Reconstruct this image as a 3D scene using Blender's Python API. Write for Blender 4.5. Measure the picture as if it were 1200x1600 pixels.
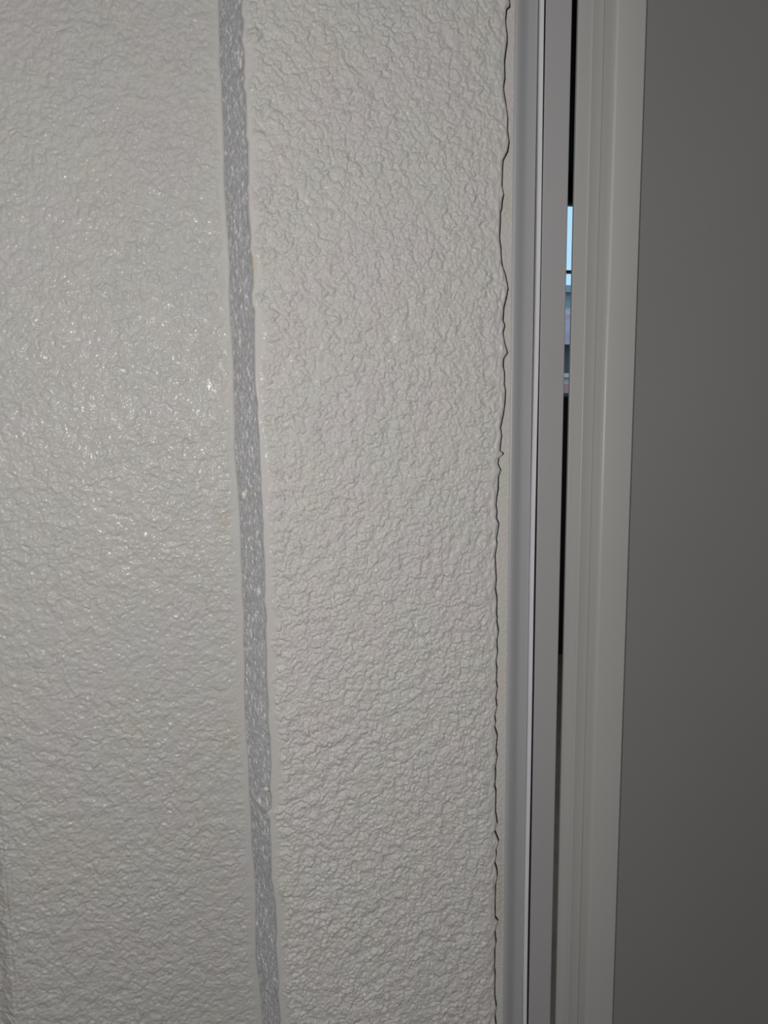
import bpy, math
import numpy as np
from mathutils import Matrix, Vector

# ------------------------------------------------------------------ scene, camera, world, lights
FLASH, HALL = 3.8, 5.4           # powers of the flash and the added hall fill, watts
AMP_L, AMP_P = 1.25, 1.70        # relief of the two stucco faces, mm
scene = bpy.context.scene
COL = scene.collection
for o in list(bpy.data.objects):
    bpy.data.objects.remove(o)

EYE = 1.30                                   # camera height above the floor
CAM = Vector((0.0, -0.40, EYE))
yaw, pitch, roll = math.radians(12.6), math.radians(7.83), math.radians(-0.59)
fw = Vector((math.sin(yaw) * math.cos(pitch), math.cos(yaw) * math.cos(pitch), -math.sin(pitch)))
r0 = Vector((math.cos(yaw), -math.sin(yaw), 0))
u0 = r0.cross(fw)
rt = r0 * math.cos(roll) + u0 * math.sin(roll)
up = rt.cross(fw)
cd = bpy.data.cameras.new('camera')
cam = bpy.data.objects.new('camera', cd)
COL.objects.link(cam)
cam.matrix_world = Matrix(((rt.x, up.x, -fw.x, CAM.x), (rt.y, up.y, -fw.y, CAM.y), (rt.z, up.z, -fw.z, CAM.z), (0, 0, 0, 1)))
cd.sensor_fit = 'VERTICAL'
cd.sensor_height = 36.0
cd.lens = 36.0 * 1200 / 1600
cd.clip_start = 0.01
cd.clip_end = 500
scene.camera = cam

scene.view_settings.view_transform = 'Standard'
scene.view_settings.look = 'None'
scene.view_settings.gamma = 1
scene.view_settings.use_curve_mapping = False
scene.view_settings.exposure = 0.0

world = bpy.data.worlds.new('sky')
scene.world = world
world.use_nodes = True
wn = world.node_tree
wn.nodes.clear()
wo = wn.nodes.new('ShaderNodeOutputWorld')
wb = wn.nodes.new('ShaderNodeBackground')
wg = wn.nodes.new('ShaderNodeTexCoord')
ws = wn.nodes.new('ShaderNodeSeparateXYZ')
wr = wn.nodes.new('ShaderNodeValToRGB')
wr.color_ramp.elements[0].position = 0.0
wr.color_ramp.elements[0].color = (0.50, 0.78, 1.0, 1)
wr.color_ramp.elements[1].position = 0.5
wr.color_ramp.elements[1].color = (0.40, 0.76, 1.0, 1)
wn.links.new(wg.outputs['Generated'], ws.inputs[0])
wn.links.new(ws.outputs['Z'], wr.inputs[0])
wn.links.new(wr.outputs[0], wb.inputs['Color'])
wn.links.new(wb.outputs[0], wo.inputs['Surface'])
wb.inputs['Strength'].default_value = 1.0


def lamp(name, kind, loc, power, color, size):
    d = bpy.data.lights.new(name, kind)
    d.energy = power
    d.color = color
    if kind == 'POINT':
        d.shadow_soft_size = size
    else:
        d.size = size
    o = bpy.data.objects.new(name, d)
    o.location = loc
    COL.objects.link(o)
    return o


# the phone's own flash, five centimetres to the left of its lens, and an unseen soft fill light added behind it
lamp('flash', 'POINT', (-0.052, -0.402, EYE - 0.004), FLASH, (1.0, 0.96, 0.925), 0.0035)
hl = lamp('hall_fill', 'AREA', (0.05, -1.62, 1.80), HALL, (0.97, 0.98, 1.0), 0.6)
hl.rotation_euler = (math.radians(78), 0, 0)

lamp('room_fill', 'AREA', (1.0, 1.2, 2.37), 6.0, (1.0, 0.93, 0.88), 0.2)  # unseen fill added to lift the floor low in the slit

# ------------------------------------------------------------------ outlines measured on the wall, mm from the lens foot
PIER_RIGHT = "158.6,205.4 158.5,202.9 156.9,201.6 156.3,196.0 157.3,189.4 157.3,185.4 156.5,180.7 156.0,176.1 156.3,168.4 155.5,163.6 156.4,159.0 157.5,152.9 158.1,148.8 158.0,143.4 159.0,137.2 158.3,132.4 156.8,129.7 155.7,127.4 155.4,121.0 155.3,114.6 156.3,110.5 155.6,107.5 155.3,103.3 154.6,101.7 154.5,95.1 154.2,88.6 155.0,83.7 155.2,78.8 156.0,73.9 157.8,69.6 159.4,62.3 158.4,57.3 157.1,52.2 156.7,45.5 157.8,42.8 156.7,38.8 157.9,33.0 159.5,28.2 157.3,25.2 157.1,21.1 157.9,17.6 157.8,11.4 158.6,7.3 158.3,1.0 157.6,-4.2 156.6,-9.4 155.9,-12.2 156.6,-16.4 156.0,-21.6 155.8,-25.2 157.5,-25.9 157.5,-27.3 155.1,-29.0 154.6,-32.2 156.3,-35.8 155.0,-39.3 154.9,-46.4 154.0,-51.8 153.7,-55.3 154.3,-59.0 154.1,-62.6 155.5,-65.9 154.6,-71.6 154.1,-74.2 154.5,-77.1 153.4,-84.3 153.9,-91.7 154.3,-98.4 153.8,-102.8 154.8,-108.4 154.7,-117.7 155.1,-120.0 154.8,-122.2 156.0,-127.9 155.1,-132.7 155.1,-136.5 155.5,-140.3 154.6,-146.0 155.3,-150.6 154.9,-157.5 155.6,-161.7 154.7,-167.8 155.5,-172.9 154.2,-178.6 154.8,-182.5 154.2,-185.2 155.9,-190.5 155.2,-199.0 156.0,-203.4 154.9,-210.0 155.1,-214.0 154.6,-221.9 155.4,-224.8 155.3,-230.0 155.2,-238.0 156.5,-245.4 154.9,-250.1 157.4,-256.9 155.8,-262.4 156.1,-265.7 155.1,-270.5 156.4,-274.8 156.8,-279.0 155.7,-285.0 155.7,-291.2 155.6,-297.5 155.7,-305.8 157.5,-308.7 155.6,-314.6 156.5,-323.2 155.7,-326.9 155.7,-333.3 155.6,-339.7 156.1,-344.1 155.9,-352.6 156.0,-359.1 157.1,-365.8 156.3,-372.2 156.8,-376.7"
PIER_LEFT = "22.4,192.2 21.9,186.5 23.0,183.8 22.6,179.5 21.5,175.1 22.6,170.9 22.7,165.2 22.2,160.9 22.4,158.0 21.7,154.2 22.8,150.8 22.7,143.5 22.5,134.7 22.1,131.2 23.2,128.3 22.9,122.9 22.9,118.5 22.8,114.0 22.8,109.5 21.9,107.4 22.4,103.5 22.2,97.5 22.4,92.9 22.8,88.4 23.0,83.9 22.3,77.7 23.3,74.7 23.4,67.0 23.5,60.8 22.4,56.8 22.5,51.5 23.7,48.4 23.3,42.1 23.3,37.4 23.0,32.6 23.0,27.9 22.8,19.9 22.7,11.9 23.0,7.1 23.8,2.3 23.3,-2.6 23.5,-7.5 23.9,-14.0 24.0,-20.5 23.9,-28.8 24.2,-37.0 24.0,-42.0 24.4,-50.4 24.2,-55.4 24.7,-60.5 24.2,-67.2 24.5,-74.1 24.7,-82.6 24.6,-87.7 24.4,-96.4 23.8,-101.5 24.6,-106.8 24.8,-112.0 24.1,-117.2 24.1,-122.5 24.3,-129.6 23.9,-140.2 24.0,-149.1 24.4,-159.9 23.8,-165.3 24.0,-172.6 24.8,-178.1 24.6,-185.4 24.7,-194.6 24.1,-201.9 23.6,-207.4 24.5,-212.0 24.0,-218.7 21.4,-221.0 23.1,-225.0 22.9,-231.7 23.3,-241.2 23.0,-248.8 23.2,-254.6 22.7,-260.3 23.9,-267.0 24.7,-276.1 24.8,-285.8 24.9,-293.7 24.0,-301.4 24.5,-309.4 24.9,-317.5 25.1,-325.5 24.5,-331.4 25.0,-339.6 25.5,-349.8"
WALL_EDGE = "12.9,201.8 12.8,189.9 12.7,180.9 12.4,171.9 13.0,162.8 13.0,153.7 13.1,141.4 13.0,129.0 12.5,116.5 12.8,107.1 13.1,97.6 13.6,84.9 13.8,72.0 13.0,59.0 13.2,45.9 13.7,32.7 13.9,19.3 13.4,5.9 13.6,-7.7 12.7,-21.4 13.3,-33.5 14.0,-44.0 14.2,-56.2 14.4,-70.4 14.1,-81.1 14.4,-91.9 14.0,-102.7 14.7,-113.7 13.8,-128.3 14.0,-143.2 13.2,-158.0 13.3,-173.2 13.5,-188.4 14.1,-203.9 13.9,-219.4 14.5,-235.2 14.3,-251.0 15.3,-267.2 15.5,-283.4 14.8,-303.7 14.2,-324.3 15.9,-341.4 17.0,-367.1"


def table(s):
    a = np.array([[float(v) for v in p.split(',')] for p in s.split()])
    a = a[np.argsort(a[:, 1])]
    return a


def edge(tab, z, seed, amp):
    """x of a ragged edge at heights z (mm); outside the table it wanders on by itself"""
    rng = np.random.default_rng(seed)
    x = np.interp(z, tab[:, 1], tab[:, 0])
    zz = np.arange(-1300, 1110, 6.0)
    w = np.convolve(rng.normal(0, amp, zz.size + 2), [0.3, 0.4, 0.3], 'valid')
    out = (z < tab[0, 1]) | (z > tab[-1, 1])
    return x + np.where(out, np.interp(z, zz, w), 0.0)


# ------------------------------------------------------------------ helpers
def nodes_of(name):
    m = bpy.data.materials.new(name)
    m.use_nodes = True
    nt = m.node_tree
    return m, nt, nt.nodes['Principled BSDF']


def paint(name, color, rough=0.5, bump=0.0, scale=400.0, vary=0.04, coat=0.0, vscale=6.0, spec=0.5, metal=0.0):
    m, nt, b = nodes_of(name)
    tc = nt.nodes.new('ShaderNodeTexCoord')
    n = nt.nodes.new('ShaderNodeTexNoise')
    n.inputs['Scale'].default_value = vscale
    n.inputs['Detail'].default_value = 5
    nt.links.new(tc.outputs['Object'], n.inputs['Vector'])
    r = nt.nodes.new('ShaderNodeValToRGB')
    r.color_ramp.elements[0].position = 0.3
    r.color_ramp.elements[1].position = 0.7
    r.color_ramp.elements[0].color = [c * (1 - vary) for c in color] + [1]
    r.color_ramp.elements[1].color = [c * (1 + vary) for c in color] + [1]
    nt.links.new(n.outputs[0], r.inputs[0])
    nt.links.new(r.outputs[0], b.inputs['Base Color'])
    b.inputs['Roughness'].default_value = rough
    b.inputs['Metallic'].default_value = metal
    b.inputs['Specular IOR Level'].default_value = spec
    b.inputs['Coat Weight'].default_value = coat
    if bump:
        n2 = nt.nodes.new('ShaderNodeTexNoise')
        n2.inputs['Scale'].default_value = scale
        n2.inputs['Detail'].default_value = 3
        nt.links.new(tc.outputs['Object'], n2.inputs['Vector'])
        bp = nt.nodes.new('ShaderNodeBump')
        bp.inputs['Distance'].default_value = bump
        bp.inputs['Strength'].default_value = 1.0
        nt.links.new(n2.outputs[0], bp.inputs['Height'])
        nt.links.new(bp.outputs[0], b.inputs['Normal'])
    return m


def link(name, me, m, parent=None):
    o = bpy.data.objects.new(name, me)
    COL.objects.link(o)
    me.materials.append(m)
    if parent:
        o.parent = parent
    return o


def root(name, label, cat, kind=None, loc=(0, 0, 0), group=None):
    o = bpy.data.objects.new(name, None)
    o.empty_display_size = 0.05
    COL.objects.link(o)
    o.location = loc
    tag(o, label, cat, kind, group)
    return o


def tag(o, label=None, cat=None, kind=None, group=None):
    if label: o['label'] = label
    if cat: o['category'] = cat
    if kind: o['kind'] = kind
    if group: o['group'] = group


def mesh(name, verts, faces, m, parent=None, smooth=False):
    me = bpy.data.meshes.new(name)
    me.from_pydata([tuple(v) for v in verts], [], faces)
    me.update()
    o = link(name, me, m, parent)
    if smooth:
        for p in me.polygons:
            p.use_smooth = True
    return o


def boxes(name, bs, m, parent=None):
    v, f = [], []
    for (x0, x1, y0, y1, z0, z1) in bs:
        k = len(v)
        v += [(x0, y0, z0), (x1, y0, z0), (x1, y1, z0), (x0, y1, z0), (x0, y0, z1), (x1, y0, z1), (x1, y1, z1), (x0, y1, z1)]
        f += [tuple(k + i for i in q) for q in ((0, 3, 2, 1), (4, 5, 6, 7), (0, 1, 5, 4), (1, 2, 6, 5), (2, 3, 7, 6), (3, 0, 4, 7))]
    return mesh(name, v, f, m, parent)


def extrude(name, prof, m, parent, z0=0.0, z1=2.4, smooth=False, wave=None):
    """closed outline prof [(x_mm, y_mm)] run up the wall from z0 to z1"""
    zs = [z0, z1] if wave is None else list(np.linspace(z0, z1, 120))
    n = len(prof)
    v, f = [], []
    for z in zs:
        dx = wave(z) if wave else 0.0
        v += [((x + dx) / 1000, y / 1000, z) for x, y in prof]
    for r in range(len(zs) - 1):
        a, b = r * n, (r + 1) * n
        f += [(a + i, a + (i + 1) % n, b + (i + 1) % n, b + i) for i in range(n)]
    f += [tuple(range(n))[::-1], tuple((len(zs) - 1) * n + i for i in range(n))]
    o = mesh(name, v, f, m, parent)
    if smooth:
        bv = o.modifiers.new('soften', 'BEVEL')
        bv.width = 0.0006
        bv.segments = 3
        bv.limit_method = 'ANGLE'
        bv.angle_limit = math.radians(20)
        for p in o.data.polygons:
            p.use_smooth = True
        o.data.set_sharp_from_angle(angle=math.radians(40)) if hasattr(o.data, 'set_sharp_from_angle') else None
    return o


def grid_mesh(name, X, Y, Z, m, parent, tint=None):
    """quad mesh over arrays (rows, cols), metres"""
    R, K = X.shape
    me = bpy.data.meshes.new(name)
    co = np.stack([X, Y, Z], -1).reshape(-1, 3).astype(np.float32)
    i = np.arange(R - 1)[:, None] * K + np.arange(K - 1)[None, :]
    q = np.stack([i, i + 1, i + K + 1, i + K], -1).reshape(-1, 4).astype(np.int32)
    me.vertices.add(len(co))
    me.vertices.foreach_set('co', co.ravel())
    me.loops.add(q.size)
    me.loops.foreach_set('vertex_index', q.ravel())
    me.polygons.add(len(q))
    me.polygons.foreach_set('loop_start', np.arange(0, q.size, 4, dtype=np.int32))
    me.update(calc_edges=True)
    me.polygons.foreach_set('use_smooth', np.ones(len(q), dtype=bool))
    if tint is not None:
        at = me.color_attributes.new('stain_shade', 'FLOAT_COLOR', 'POINT')
        c = np.concatenate([tint.reshape(-1, 3), np.ones((R * K, 1))], 1).astype(np.float32)
        at.data.foreach_set('color', c.ravel())
    return link(name, me, m, parent)


# ------------------------------------------------------------------ relief fields
STEP = 0.42                                    # mm


def band(rng, nz, nx, wl, width=0.45, ax=1.0):
    """Gaussian noise whose wavelengths lie round wl (mm); ax > 1 stretches it along z"""
    w = rng.normal(size=(nz, nx)).astype(np.float32)
    F = np.fft.rfft2(w)
    fz = np.fft.fftfreq(nz, STEP)[:, None] * ax
    fx = np.fft.rfftfreq(nx, STEP)[None, :]
    k = np.sqrt(fz ** 2 + fx ** 2) + 1e-9
    F *= np.exp(-(np.log(k * wl) / width) ** 2 / 2) / np.sqrt(k)
    h = np.fft.irfft2(F, s=(nz, nx))
    return (h / h.std()).astype(np.float32)


def shift(a, dz, dx):
    """resample a with a displacement in cells (bilinear, wrapped)"""
    nz, nx = a.shape
    zz = np.arange(nz)[:, None] + dz
    xx = np.arange(nx)[None, :] + dx
    z0 = np.floor(zz).astype(int); x0 = np.floor(xx).astype(int)
    tz = zz - z0; tx = xx - x0
    z0 %= nz; x0 %= nx; z1 = (z0 + 1) % nz; x1 = (x0 + 1) % nx
    return (a[z0, x0] * (1 - tz) * (1 - tx) + a[z1, x0] * tz * (1 - tx) + a[z0, x1] * (1 - tz) * tx + a[z1, x1] * tz * tx)


def domes(rng, nz, nx, spacing, rmin, rmax, power):
    """overlapping rounded grains of plaster: the highest one wins, so they meet in sharp valleys"""
    h = np.zeros((nz, nx), np.float32)
    n = int(nz * nx * STEP * STEP / spacing ** 2)
    cz = rng.uniform(0, nz, n); cx = rng.uniform(0, nx, n)
    R = rng.uniform(rmin, rmax, n) / STEP
    el = rng.uniform(0.6, 1.0, n); an = rng.uniform(0, math.pi, n)
    tall = rng.uniform(0.45, 1.0, n)
    for k in range(n):
        m = int(R[k]) + 1
        z0, x0 = int(cz[k]), int(cx[k])
        zi = np.arange(z0 - m, z0 + m + 2); xi = np.arange(x0 - m, x0 + m + 2)
        dz = (zi - cz[k])[:, None]; dx = (xi - cx[k])[None]
        c, s = math.cos(an[k]), math.sin(an[k])
        a = (dx * c + dz * s) / R[k]; b_ = (-dx * s + dz * c) / (R[k] * el[k])
        v = tall[k] * np.clip(1 - (a * a + b_ * b_), 0, None) ** power
        ix = np.ix_(zi % nz, xi % nx)
        h[ix] = np.maximum(h[ix], v)
    return h


def stucco(seed, nz, nx, grain):
    rng = np.random.default_rng(seed)
    wz = band(rng, nz, nx, 6.0) * 1.3
    wx = band(rng, nz, nx, 6.0) * 1.3
    tz, tx = 1300, 512
    d1 = domes(rng, tz, tx, grain * 0.66, grain * 0.34, grain * 0.80, 0.75)
    reps = (-(-nz // tz), -(-nx // tx))
    d1 = np.tile(d1, reps)[:nz, :nx]
    d1 = shift(d1, wz, wx)
    a = shift(band(rng, nz, nx, grain * 1.15), wx, wz)
    c = band(rng, nz, nx, grain * 0.5)
    low = band(rng, nz, nx, 13.0)
    mask = 1 / (1 + np.exp(-(band(rng, nz, nx, 10.0) * 1.6 - 0.2)))
    crease = -np.exp(-(np.abs(a) / 0.11)) * mask              # narrow winding valleys that come and go
    s1 = shift(band(rng, nz, nx, grain * 1.7, 0.6), wz * 1.3, wx * 1.3)
    scarp = np.tanh(s1 * 7.0) * (1 - mask)                    # steep little ledges where one coat laps the next
    flat = 0.55 + 0.45 / (1 + np.exp(-(band(rng, nz, nx, 12.0) * 1.8 + 0.5)))
    return (d1 * 1.15 + a * 0.07 + c * 0.02) * flat + crease * 0.36 + scarp * 0.06 + low * 0.13


def rows():
    fine = np.arange(-425.0, 235.0, STEP)
    return np.concatenate([np.arange(-1300.0, -425.0, 7.0), fine, np.arange(236.0, 1100.0, 7.0), [1100.0]])


def sample(h, Z, X):
    nz, nx = h.shape
    zi = (Z / STEP).astype(float); xi = (X / STEP).astype(float)
    z0 = np.floor(zi).astype(int); x0 = np.floor(xi).astype(int)
    tz = zi - z0; tx = xi - x0
    z0 %= nz; x0 %= nx; z1 = (z0 + 1) % nz; x1 = (x0 + 1) % nx
    return h[z0, x0] * (1 - tz) * (1 - tx) + h[z1, x0] * tz * (1 - tx) + h[z0, x1] * (1 - tz) * tx + h[z1, x1] * tz * tx


def smooth01(t):
    t = np.clip(t, 0, 1)
    return t * t * (3 - 2 * t)


def mottle(seed, X, Z, spots):
    """pinkish and greenish clouding of old paint, with the yellow-brown stains where they sit"""
    rng = np.random.default_rng(seed)
    a = 1.2 * np.tanh(sample(band(rng, 256, 256, 9.0, 0.7), Z / 8.0, X / 5.5))
    b = sample(band(rng, 256, 256, 9.0, 0.7), Z / 9.0, X / 9.0)
    t = np.stack([1 + 0.009 * a, 1 - 0.008 * a + 0.002 * b, 1 + 0.002 * a - 0.009 * b], -1)
    f = sample(band(rng, 256, 256, 3.0, 0.7), Z, X)
    for (sx, sz, rx, rz, col, amt) in spots:
        w = np.exp(-((X - sx) / rx) ** 2 - ((Z - sz) / rz) ** 2) * amt * np.clip(0.75 + 0.5 * f, 0, 1.6)
        w = np.clip(w, 0, 1)[..., None]
        t = t * (1 - w) + np.array(col) * w
    return t


# ------------------------------------------------------------------ materials
def stucco_mat(name, color, rough, coat):
    m, nt, b = nodes_of(name)
    at = nt.nodes.new('ShaderNodeAttribute'); at.attribute_name = 'stain_shade'
    mx = nt.nodes.new('ShaderNodeMix'); mx.data_type = 'RGBA'; mx.blend_type = 'MULTIPLY'
    mx.inputs['Factor'].default_value = 1.0
    mx.inputs['A'].default_value = (*color, 1)
    nt.links.new(at.outputs['Color'], mx.inputs['B'])
    nt.links.new(mx.outputs['Result'], b.inputs['Base Color'])
    tc = nt.nodes.new('ShaderNodeTexCoord')
    n = nt.nodes.new('ShaderNodeTexNoise'); n.inputs['Scale'].default_value = 900; n.inputs['Detail'].default_value = 4
    nt.links.new(tc.outputs['Object'], n.inputs['Vector'])
    bp = nt.nodes.new('ShaderNodeBump'); bp.inputs['Distance'].default_value = 0.00012
    nt.links.new(n.outputs[0], bp.inputs['Height'])
    nt.links.new(bp.outputs[0], b.inputs['Normal'])
    b.inputs['Roughness'].default_value = rough
    b.inputs['Coat Weight'].default_value = coat
    b.inputs['Coat Roughness'].default_value = 0.16
    return m


M_WALL = stucco_mat('glossy_stucco_paint', (0.485, 0.477, 0.456), 0.6, 0.14)
M_PIER = stucco_mat('stucco_paint', (0.535, 0.520, 0.500), 0.6, 0.12)

M_SAND, nt, b = nodes_of('grey_sanded_render')
tc = nt.nodes.new('ShaderNodeTexCoord')
vo = nt.nodes.new('ShaderNodeTexNoise'); vo.inputs['Scale'].default_value = 560; vo.inputs['Detail'].default_value = 3
mp = nt.nodes.new('ShaderNodeMapping'); mp.inputs['Scale'].default_value = (1.0, 0.7, 0.5)
nt.links.new(tc.outputs['Object'], mp.inputs['Vector'])
nt.links.new(mp.outputs[0], vo.inputs['Vector'])
cr = nt.nodes.new('ShaderNodeValToRGB')
cr.color_ramp.elements[0].position = 0.35; cr.color_ramp.elements[0].color = (0.44, 0.445, 0.46, 1)
cr.color_ramp.elements[1].position = 0.72; cr.color_ramp.elements[1].color = (0.92, 0.92, 0.94, 1)
e = cr.color_ramp.elements.new(0.56); e.color = (0.53, 0.533, 0.55, 1)
nt.links.new(vo.outputs[0], cr.inputs[0])
nt.links.new(cr.outputs[0], b.inputs['Base Color'])
b.inputs['Roughness'].default_value = 0.7

M_SEAL = stucco_mat('aged_beige_sealant', (0.55, 0.530, 0.505), 0.6, 0.0)
M_FRAME = paint('grey_coated_aluminium', (0.375, 0.375, 0.387), 0.42, 0.00002, 1500, 0.02, vscale=9)
M_STILE = paint('grey_coated_aluminium_stile', (0.362, 0.358, 0.362), 0.42, 0.00002, 1500, 0.025, vscale=7)
M_LEAF = paint('warm_grey_coated_aluminium', (0.405, 0.401, 0.388), 0.36, 0.00002, 1500, 0.025, vscale=8)
M_GASKET = paint('pale_vinyl_strip', (0.66, 0.66, 0.70), 0.5, 0.00003, 900, 0.03, vscale=30)
M_BLACK = paint('gap_shade_black', (0.012, 0.012, 0.013), 0.8, vary=0.2)  # painted shade for the gaps beside the white strip
M_PANEL = paint('dark_grey_satin_panel', (0.235, 0.230, 0.226), 0.5, 0.00003, 1400, 0.05, vscale=3)
M_CORE = paint('raw_mortar', (0.10, 0.09, 0.08), 0.9, 0.0004, 300, 0.3)
M_HALL = paint('hall_plaster', (0.42, 0.42, 0.41), 0.8, 0.0002, 200, 0.05)
M_FLOOR = paint('hall_floor_tile', (0.22, 0.21, 0.20), 0.5, 0.0002, 60, 0.15)
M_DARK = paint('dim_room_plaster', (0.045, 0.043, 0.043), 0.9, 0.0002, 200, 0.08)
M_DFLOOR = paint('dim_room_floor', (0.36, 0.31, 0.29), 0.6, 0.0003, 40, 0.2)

# ------------------------------------------------------------------ the recessed wall on the left
zr = rows()
E_WALL = edge(table(WALL_EDGE), zr, 3, 0.3)
E_PL = edge(table(PIER_LEFT), zr, 4, 0.6)
E_PR = edge(table(PIER_RIGHT), zr, 5, 1.2)
YL = 22.0                                                       # depth of the left wall behind the pier face
BEND = -119.0                                                   # where it turns away at the far left

wall_left = root('wall_left', 'glossy off-white stucco wall left of the grey sanded return', 'wall', 'structure')
h = stucco(11, 2600, 640, 2.4)
xs = np.concatenate([np.arange(-1500.0, -160, 20), np.arange(-160.0, 11.0, STEP * 1.1), [11.0]])
K = len(xs)
X = np.repeat(xs[None], len(zr), 0)
# squeeze the last 25 mm so that the final column follows the edge
w = smooth01((X + 14.0) / 25.0)
X = X + w * (E_WALL[:, None] - 11.0)
Z = np.repeat(zr[:, None], K, 1)
d = E_WALL[:, None] - X
relief = sample(h, Z + 1300, X + 1500)
fade = 0.12 + 0.88 * smooth01((d - 2.0) / 5.0)
rng = np.random.default_rng(8)
lowm = 0.62 + 0.25 * smooth01((-Z - 60) / 250) + 0.12 * np.tanh(sample(band(rng, 300, 300, 14, 0.6), Z / 4, X / 4))
Y = YL - AMP_L * relief * fade * lowm
r = 1.6
Y += np.where(d < r, r - np.sqrt(np.clip(r * r - (r - d) ** 2, 0, None)), 0)
Y += np.where(X < BEND, (BEND - X) * 0.55, 0)                   # the corner at far left
Y += 0.5 * np.exp(-((X - BEND - 0.6) / 0.7) ** 2) + 0.35 * np.exp(-((X - BEND - 3.4) / 0.5) ** 2) * smooth01((-Z - 180) / 60)
spots = [(2, 144, 2.5, 9, (1.0, .93, .80), .6), (4, 55, 3, 12, (.99, .95, .82), .45), (5, -62, 3, 13, (.96, .91, .76), .6),
         (-3, -105, 4, 5, (1.0, .92, .78), .6), (3, -185, 4, 14, (.95, .90, .76), .5), (-117, -264, 3, 6, (.86, .80, .62), .7),
         (-40, -60, 30, 60, (1.0, .985, .97), .5)]
T = mottle(21, X, Z, spots)
# last columns tuck in behind the edge
X = np.concatenate([X, X[:, -1:] + 0.1, X[:, -1:] + 0.1], 1)
Y = np.concatenate([Y, Y[:, -1:] + 1.0, Y[:, -1:] + 6.0], 1)
Z = np.concatenate([Z, Z[:, -1:], Z[:, -1:]], 1)
T = np.concatenate([T, T[:, -1:], T[:, -1:]], 1)
grid_mesh('stucco_coat', X / 1000, Y / 1000, Z / 1000 + EYE, M_WALL, wall_left, T)

# ------------------------------------------------------------------ the pier: stucco face and sanded return
wall_front = root('wall_front', 'off-white stucco pier between the grey sanded return and the ragged crack', 'wall', 'structure')
h = stucco(12, 2600, 700, 2.1)
us = np.linspace(0, 1, int(136 / STEP / 1.05))
X = E_PL[:, None] + us[None] * (E_PR - E_PL)[:, None]
Z = np.repeat(zr[:, None], X.shape[1], 1)
dl = X - E_PL[:, None]
dr = E_PR[:, None] - X
# grain is drawn out downwards beside the crack
zst = Z * (1 - 0.0) + 0.0
relief = sample(h, zst + 1300, X + 100)
hs = stucco(14, 2600, 256, 2.4)
rel2 = sample(hs, Z * 0.5 + 1300, X + 10)
mixr = smooth01((9 - dr) / 7.0)
relief = relief * (1 - mixr) + rel2 * mixr * 0.8
rngw = np.random.default_rng(9)
mw = 2.2 + 1.2 * np.interp(zr, np.arange(-1300, 1110, 12.0), rngw.normal(0, 1, 201))
fade = 0.06 + 0.94 * smooth01((dl - np.clip(mw, 0.9, 5)[:, None]) / 4.0)
fade *= 0.35 + 0.65 * smooth01(dr / 3.0)
low = 0.86 + 0.12 * smooth01((-Z) / 250) + 0.12 * np.tanh(sample(band(rngw, 300, 300, 14, 0.6), Z / 4, X / 4))
Y = -AMP_P * relief * fade * low
for dd, r in ((dl, 1.3), (dr, 1.7)):
    Y += np.where(dd < r, r - np.sqrt(np.clip(r * r - (r - dd) ** 2, 0, None)), 0)
spots = [(156, -334, 4, 9, (.92, .80, .62), .75), (157, -305, 3, 5, (1, .88, .74), .4), (62, 172, 3, 5, (1, .94, .80), .5),
         (70, 128, 4, 3, (1, .95, .84), .4), (86, -210, 14, 10, (1.0, .985, .91), .6), (24.5, 70, 1.5, 7, (.95, .88, .66), .7),
         (33, -262, 4, 40, (1.0, .97, .90), .5), (120, 60, 25, 50, (1.0, .995, .97), .5)]
T = mottle(22, X, Z, spots)
X = np.concatenate([X[:, :1] + 0.8, X[:, :1] + 0.05, X, X[:, -1:] - 0.05, X[:, -1:] - 0.3], 1)
Y = np.concatenate([Y[:, :1] + 3.5, Y[:, :1] + 0.9, Y, Y[:, -1:] + 0.8, Y[:, -1:] + 9.0], 1)
Z = np.concatenate([Z[:, :1], Z[:, :1], Z, Z[:, -1:], Z[:, -1:]], 1)
T = np.concatenate([T[:, :1], T[:, :1], T, T[:, -1:], T[:, -1:]], 1)
grid_mesh('stucco_coat', X / 1000, Y / 1000, Z / 1000 + EYE, M_PIER, wall_front, T)

rng = np.random.default_rng(31)
ga = band(rng, 2600, 64, 1.5, 0.35)
gb = band(rng, 2600, 64, 3.2, 0.4)
t = np.linspace(0, 1, 44)[None]
x0 = (E_WALL - 0.3)[:, None]; x1 = (E_PL + 0.9)[:, None]
X = x0 + (x1 - x0) * t
Z = np.repeat(zr[:, None], 44, 1)
Ybase = (YL + 1.6) + (2.4 - YL - 1.6) * t
g = sample(ga, Z + 1300, t * 22 + 0 * Z) * 0.30 + sample(gb, Z + 1300, t * 22 + 0 * Z) * 0.16
nx_, ny_ = -0.90, -0.43
X = X + g * nx_ * 0.5
Y = Ybase + g * ny_
grid_mesh('sanded_return', X / 1000, Y / 1000, Z / 1000 + EYE, M_SAND, wall_front)


def blob(x, y, z, rx, ry, rz, seed):
    rng = np.random.default_rng(seed)
    v, f = [], []
    nu, nv = 14, 9
    for j in range(nv + 1):
        ph = math.pi * j / nv
        for i in range(nu):
            a = 2 * math.pi * i / nu
            k = 1 + 0.10 * math.sin(2 * a + seed) + 0.08 * math.cos(3 * a + ph * 2)
            v.append(((x + rx * k * math.sin(ph) * math.cos(a)) / 1000, (y + ry * k * math.sin(ph) * math.sin(a)) / 1000,
                      (z + rz * math.cos(ph) * (1 + 0.06 * math.sin(3 * a))) / 1000 + EYE))
    for j in range(nv):
        for i in range(nu):
            f.append((j * nu + i, j * nu + (i + 1) % nu, (j + 1) * nu + (i + 1) % nu, (j + 1) * nu + i))
    o = mesh('paint_blob', v, f, M_DRIP, wall_front, True)
    return o


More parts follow.
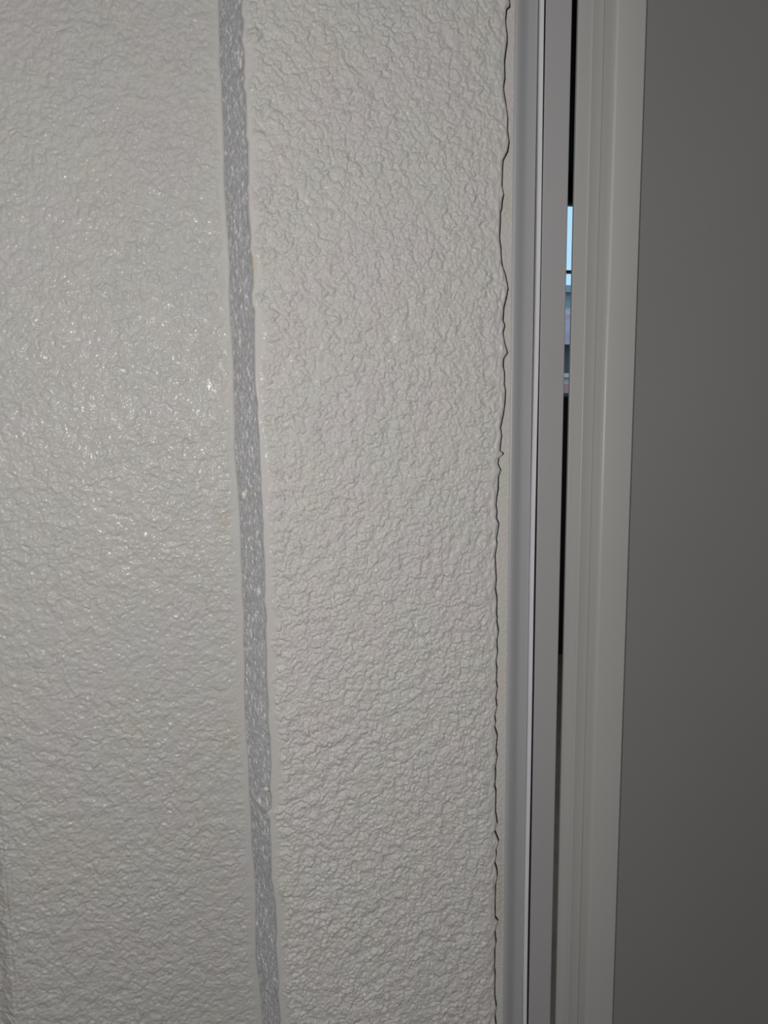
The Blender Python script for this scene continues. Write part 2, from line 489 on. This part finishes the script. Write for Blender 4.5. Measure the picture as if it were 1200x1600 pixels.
M_DRIP = paint('dried_paint_drip', (0.60, 0.57, 0.52), 0.4, coat=0.3)
blob(16.2, 16.5, -46.5, 1.5, 1.2, 2.6, 1)
blob(21.3, 4.2, 166.0, 1.0, 1.0, 3.0, 2)
blob(22.0, 0.9, -207.0, 1.7, 1.1, 1.5, 3)

boxes('masonry_core', [(-1.5, 0.012, 0.0305, 0.15, 0, 2.4), (0.030, 0.1575, 0.0105, 0.15, 0, 2.4), (0.1575, 0.192, 0.031, 0.15, 0, 2.4)], M_CORE, wall_front)

# ------------------------------------------------------------------ door frame with sealant, strip and stile
door = root('door_1', 'grey aluminium door frame with a white strip beside the stucco pier', 'door frame', 'structure', (0, 0, 0))
# sealant bead between the crack and the frame
cols = [(0.0, 4.5), (0.05, 1.8), (0.45, 1.25)]
ns = 22
rng = np.random.default_rng(41)
gs = band(rng, 2600, 64, 4.0, 0.6, 0.5)
t = np.linspace(0, 1, ns)[None]
xl = (E_PR + 0.95)[:, None]
xr_ = np.full((len(zr), 1), 162.6)
X = xl + (xr_ - xl) * t
Z = np.repeat(zr[:, None], ns, 1)
Y = 2.3 + 0.5 * t + 0 * X
Y += sample(gs, Z + 1300, X) * 0.06
sp = [(158.6, 104, 1.6, 5, (.92, .80, .62), .8), (158.3, 59, 1.2, 6, (.86, .78, .62), .55), (157.5, 77, 1.0, 14, (.93, .92, .84), .5),
      (159.4, -290, 2.0, 34, (.86, .76, .66), .85), (159.6, -245, 1.2, 12, (.92, .86, .80), .6), (158.3, 170, 1.2, 18, (.99, .95, .90), .5)]
T = mottle(23, X, Z, sp)
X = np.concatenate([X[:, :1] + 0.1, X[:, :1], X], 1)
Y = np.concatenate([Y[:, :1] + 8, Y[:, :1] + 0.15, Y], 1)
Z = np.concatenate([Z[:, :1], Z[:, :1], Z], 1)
T = np.concatenate([T[:, :1] * 0.03, T[:, :1] * 0.05, T], 1)      # shade of the crack painted near-black on its inner wall
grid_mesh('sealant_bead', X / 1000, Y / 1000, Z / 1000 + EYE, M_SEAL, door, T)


def sway(z):
    return 0.35 * math.sin((z - EYE) * 9.0 + 0.6) + 0.15 * math.sin((z - EYE) * 23.0)


extrude('frame_face', [(161.6, 30), (161.6, 3.2), (162.0, 2.5), (162.8, 2.0), (163.8, 2.0), (165.2, 2.5), (167.0, 3.3), (168.4, 4.1), (169.8, 4.7), (171.4, 5.0), (175.9, 5.0), (176.2, 5.6), (176.2, 30)], M_FRAME, door, smooth=True)
extrude('white_strip', [(176.5, 29), (176.5, 4.6), (176.8, 4.0), (178.7, 4.0), (179.0, 4.6), (179.0, 29)], M_GASKET, door, wave=sway)
extrude('gap_shade', [(176.0, 28.5), (176.0, 5.9), (176.6, 5.9), (176.6, 12.0), (179.4, 12.0), (179.4, 5.6), (180.68, 6.2), (180.68, 28.5)], M_BLACK, door)  # black strip standing in for the shade in the gaps beside the white strip
extrude('frame_stile', [(180.7, 30), (180.7, 6.3), (181.0, 6.0), (195.2, 6.0), (195.9, 6.8), (195.9, 30)], M_STILE, door, smooth=True)

# ------------------------------------------------------------------ the door leaf, standing a finger's breadth ajar
leaf = root('door_leaf', 'dark grey flat door leaf with a lighter stepped metal edge, right of the dark slit', 'door', None, (0.6, 0.012, 0.0))
leaf.location = (0, 0, 0)
extrude('edge_flange', [(201.25, 12.0), (201.25, 10.4), (201.6, 10.0), (209.2, 10.0), (209.5, 9.85), (210.0, 9.85), (210.4, 10.0), (216.8, 10.8), (216.8, 12.2), (210, 12.2), (209, 12.0)], M_LEAF, leaf, 0.01, 2.39, smooth=True)
fil = [(216.85, 10.7), (217.2, 9.9), (218.0, 8.5), (218.8, 7.0), (219.6, 5.7), (220.7, 4.8), (222.3, 4.4)]
extrude('leaf_stile', [(216.85, 24.0)] + fil + [(238.0, 4.4), (238.5, 4.9), (238.5, 24.0)], M_LEAF, leaf, 0.01, 2.39, smooth=True)
boxes('door_panel', [(0.2386, 0.98, 0.0105, 0.0235, 0.01, 2.39)], M_PANEL, leaf)
extrude('leaf_stile', [(980.1, 24.0), (980.1, 4.4), (1010, 4.4), (1010, 24.0)], M_LEAF, leaf, 0.01, 2.39, smooth=True)

# ------------------------------------------------------------------ hall round the camera
def struct(name, bs, m, label, cat):
    o = boxes(name, bs, m)
    tag(o, label, cat, 'structure')
    return o


struct('floor', [(-1.6, 1.6, -1.7, 0.012, -0.05, 0.0)], M_FLOOR, 'floor of the hall in front of the door', 'floor')
struct('ceiling', [(-1.6, 1.6, -1.7, 0.012, 2.40, 2.45)], M_HALL, 'ceiling of the hall in front of the door', 'ceiling')
struct('wall_rear', [(-1.6, 1.6, -1.75, -1.70, 0, 2.4)], M_HALL, 'plain hall wall behind the viewer', 'wall')
struct('wall_side', [(-1.6, -1.5, -1.70, 0.012, 0, 2.4)], M_HALL, 'plain hall wall on the far left', 'wall')
struct('wall_right', [(1.5, 1.6, -1.70, 0.012, 0, 2.4), (1.012, 1.6, 0.012, 0.15, 0, 2.4)], M_HALL, 'plain wall beyond the hinge side of the door', 'wall')

# ------------------------------------------------------------------ dim room behind the slit, with its window
struct('floor', [(-1.6, 2.9, 0.15, 3.30, -0.05, 0.0)], M_DFLOOR, 'floor of the dim room seen low in the slit', 'floor')
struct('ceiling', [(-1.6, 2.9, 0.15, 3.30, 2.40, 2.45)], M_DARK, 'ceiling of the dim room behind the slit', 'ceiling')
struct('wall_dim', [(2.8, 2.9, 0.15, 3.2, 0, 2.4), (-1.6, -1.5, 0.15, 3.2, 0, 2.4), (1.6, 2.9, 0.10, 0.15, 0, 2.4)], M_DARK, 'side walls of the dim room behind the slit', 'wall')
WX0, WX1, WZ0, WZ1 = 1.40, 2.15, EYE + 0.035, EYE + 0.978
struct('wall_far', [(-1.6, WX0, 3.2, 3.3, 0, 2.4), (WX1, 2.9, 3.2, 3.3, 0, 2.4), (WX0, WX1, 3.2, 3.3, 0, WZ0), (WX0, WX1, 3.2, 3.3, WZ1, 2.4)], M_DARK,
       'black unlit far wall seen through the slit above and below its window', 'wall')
M_WF = paint('teal_window_rail', (0.16, 0.25, 0.27), 0.5)
win = root('window_1', 'window of the dim room, a bright bluish streak in the slit', 'window', 'structure')
wf = 0.018
boxes('window_frame', [(WX0, WX0 + wf, 3.22, 3.26, WZ0, WZ1), (WX1 - wf, WX1, 3.22, 3.26, WZ0, WZ1),
                       (WX0 + wf, WX1 - wf, 3.22, 3.26, WZ0, WZ0 + 0.008), (WX0 + wf, WX1 - wf, 3.22, 3.26, WZ1 - 0.010, WZ1)], M_WF, win)
boxes('transom', [(WX0 + wf, WX1 - wf, 3.22, 3.26, EYE + 0.6455, EYE + 0.6565)], M_WF, win)
M_GLASS, nt, b = nodes_of('clear_glass')
b.inputs['Transmission Weight'].default_value = 1.0
b.inputs['Roughness'].default_value = 0.0
b.inputs['IOR'].default_value = 1.0 + 0.08
b.inputs['Base Color'].default_value = (0.96, 0.98, 1, 1)
boxes('pane', [(WX0 + wf, WX1 - wf, 3.238, 3.242, WZ0 + 0.008, EYE + 0.6455)], M_GLASS, win)
boxes('pane', [(WX0 + wf, WX1 - wf, 3.238, 3.242, EYE + 0.6565, WZ1 - 0.010)], M_GLASS, win)

# ------------------------------------------------------------------ what stands outside that window
M_GR = paint('street_ground', (0.20, 0.20, 0.19), 0.9, vscale=0.5)
g = boxes('ground', [(-60, 90, 3.4, 160, -0.30, -0.20)], M_GR)
tag(g, 'grey street ground outside the far window', 'ground', 'structure')


def building(name, label, x0, x1, y0, y1, z1, wall_m, roof_m, roof_h, rows_, cols_, win_m, ledge=0.25):
    b = root(name, label, 'building', None, ((x0 + x1) / 2, (y0 + y1) / 2, -0.2))
    ox, oy, oz = b.location
    def L(bs): return [(a - ox, c - ox, d - oy, e - oy, f - oz, g - oz) for a, c, d, e, f, g in bs]
    boxes('wall', L([(x0, x1, y0, y1, -0.2, z1)]), wall_m, b)
    if roof_h > 0.6:
        e = ledge
        v = [(x0 - e, y0 - e, z1), (x1 + e, y0 - e, z1), (x1 + e, y1 + e, z1), (x0 - e, y1 + e, z1),
             (x0 - e, (y0 + y1) / 2, z1 + roof_h), (x1 + e, (y0 + y1) / 2, z1 + roof_h)]
        v = [(p[0] - ox, p[1] - oy, p[2] - oz) for p in v]
        mesh('roof', v, [(0, 1, 5, 4), (2, 3, 4, 5), (0, 4, 3), (1, 2, 5), (3, 2, 1, 0)], roof_m, b)
    else:
        boxes('roof', L([(x0 - ledge, x1 + ledge, y0 - ledge, y1 + ledge, z1, z1 + roof_h)]), roof_m, b)
    cw = (x1 - x0) / cols_
    rh = (z1 + 0.2) / rows_
    for r in range(rows_):
        for c in range(cols_):
            a = x0 + (c + 0.3) * cw; zz = -0.2 + (r + 0.38) * rh
            boxes('window', L([(a, a + cw * 0.4, y0 - 0.05, y0 + 0.02, zz, zz + rh * 0.36)]), win_m, b)
    return b


M_TEAL = paint('teal_grey_cladding', (0.36, 0.40, 0.40), 0.7, vscale=1)
M_MAUVE = paint('mauve_roof_tile', (0.50, 0.30, 0.33), 0.8, vscale=1.5, vary=0.25)
M_SLATE = paint('slate_wall', (0.12, 0.10, 0.10), 0.8, vscale=1)
M_PINK = paint('pale_pink_render', (0.85, 0.62, 0.58), 0.8, vscale=1.5)
M_RED = paint('red_brown_wall', (0.62, 0.26, 0.22), 0.8, vscale=2)
M_WD = paint('far_window_glass', (0.06, 0.08, 0.10), 0.2)
building('apartment_block', 'blue-grey block below the sky in the slit', 4.0, 17.0, 21.5, 26, 4.60, M_TEAL, M_TEAL, 0.20, 2, 9, M_WD)
building('tiled_house', 'house with a mauve tiled roof and dark front in the slit', 3.5, 12.5, 14.0, 19.0, 2.46, M_SLATE, M_MAUVE, 1.05, 1, 5, M_WD, 0.3)
building('garden_shed', 'small pale pink hut at the foot of the bright slit', 3.2, 5.6, 8.5, 9.6, 1.63, M_PINK, M_PINK, 0.05, 1, 3, M_WD, 0.06)
gw = root('garden_wall', 'red-brown garden wall lowest in the bright slit, before the pink hut', 'wall', None, (3.5, 6.0, -0.2))
boxes('wall_course', [(-2.5, 2.5, 0.0, 0.2, 0.0, 1.60)], M_SLATE, gw)
boxes('coping', [(-2.52, 2.52, -0.03, 0.23, 1.60, 1.68)], M_RED, gw)
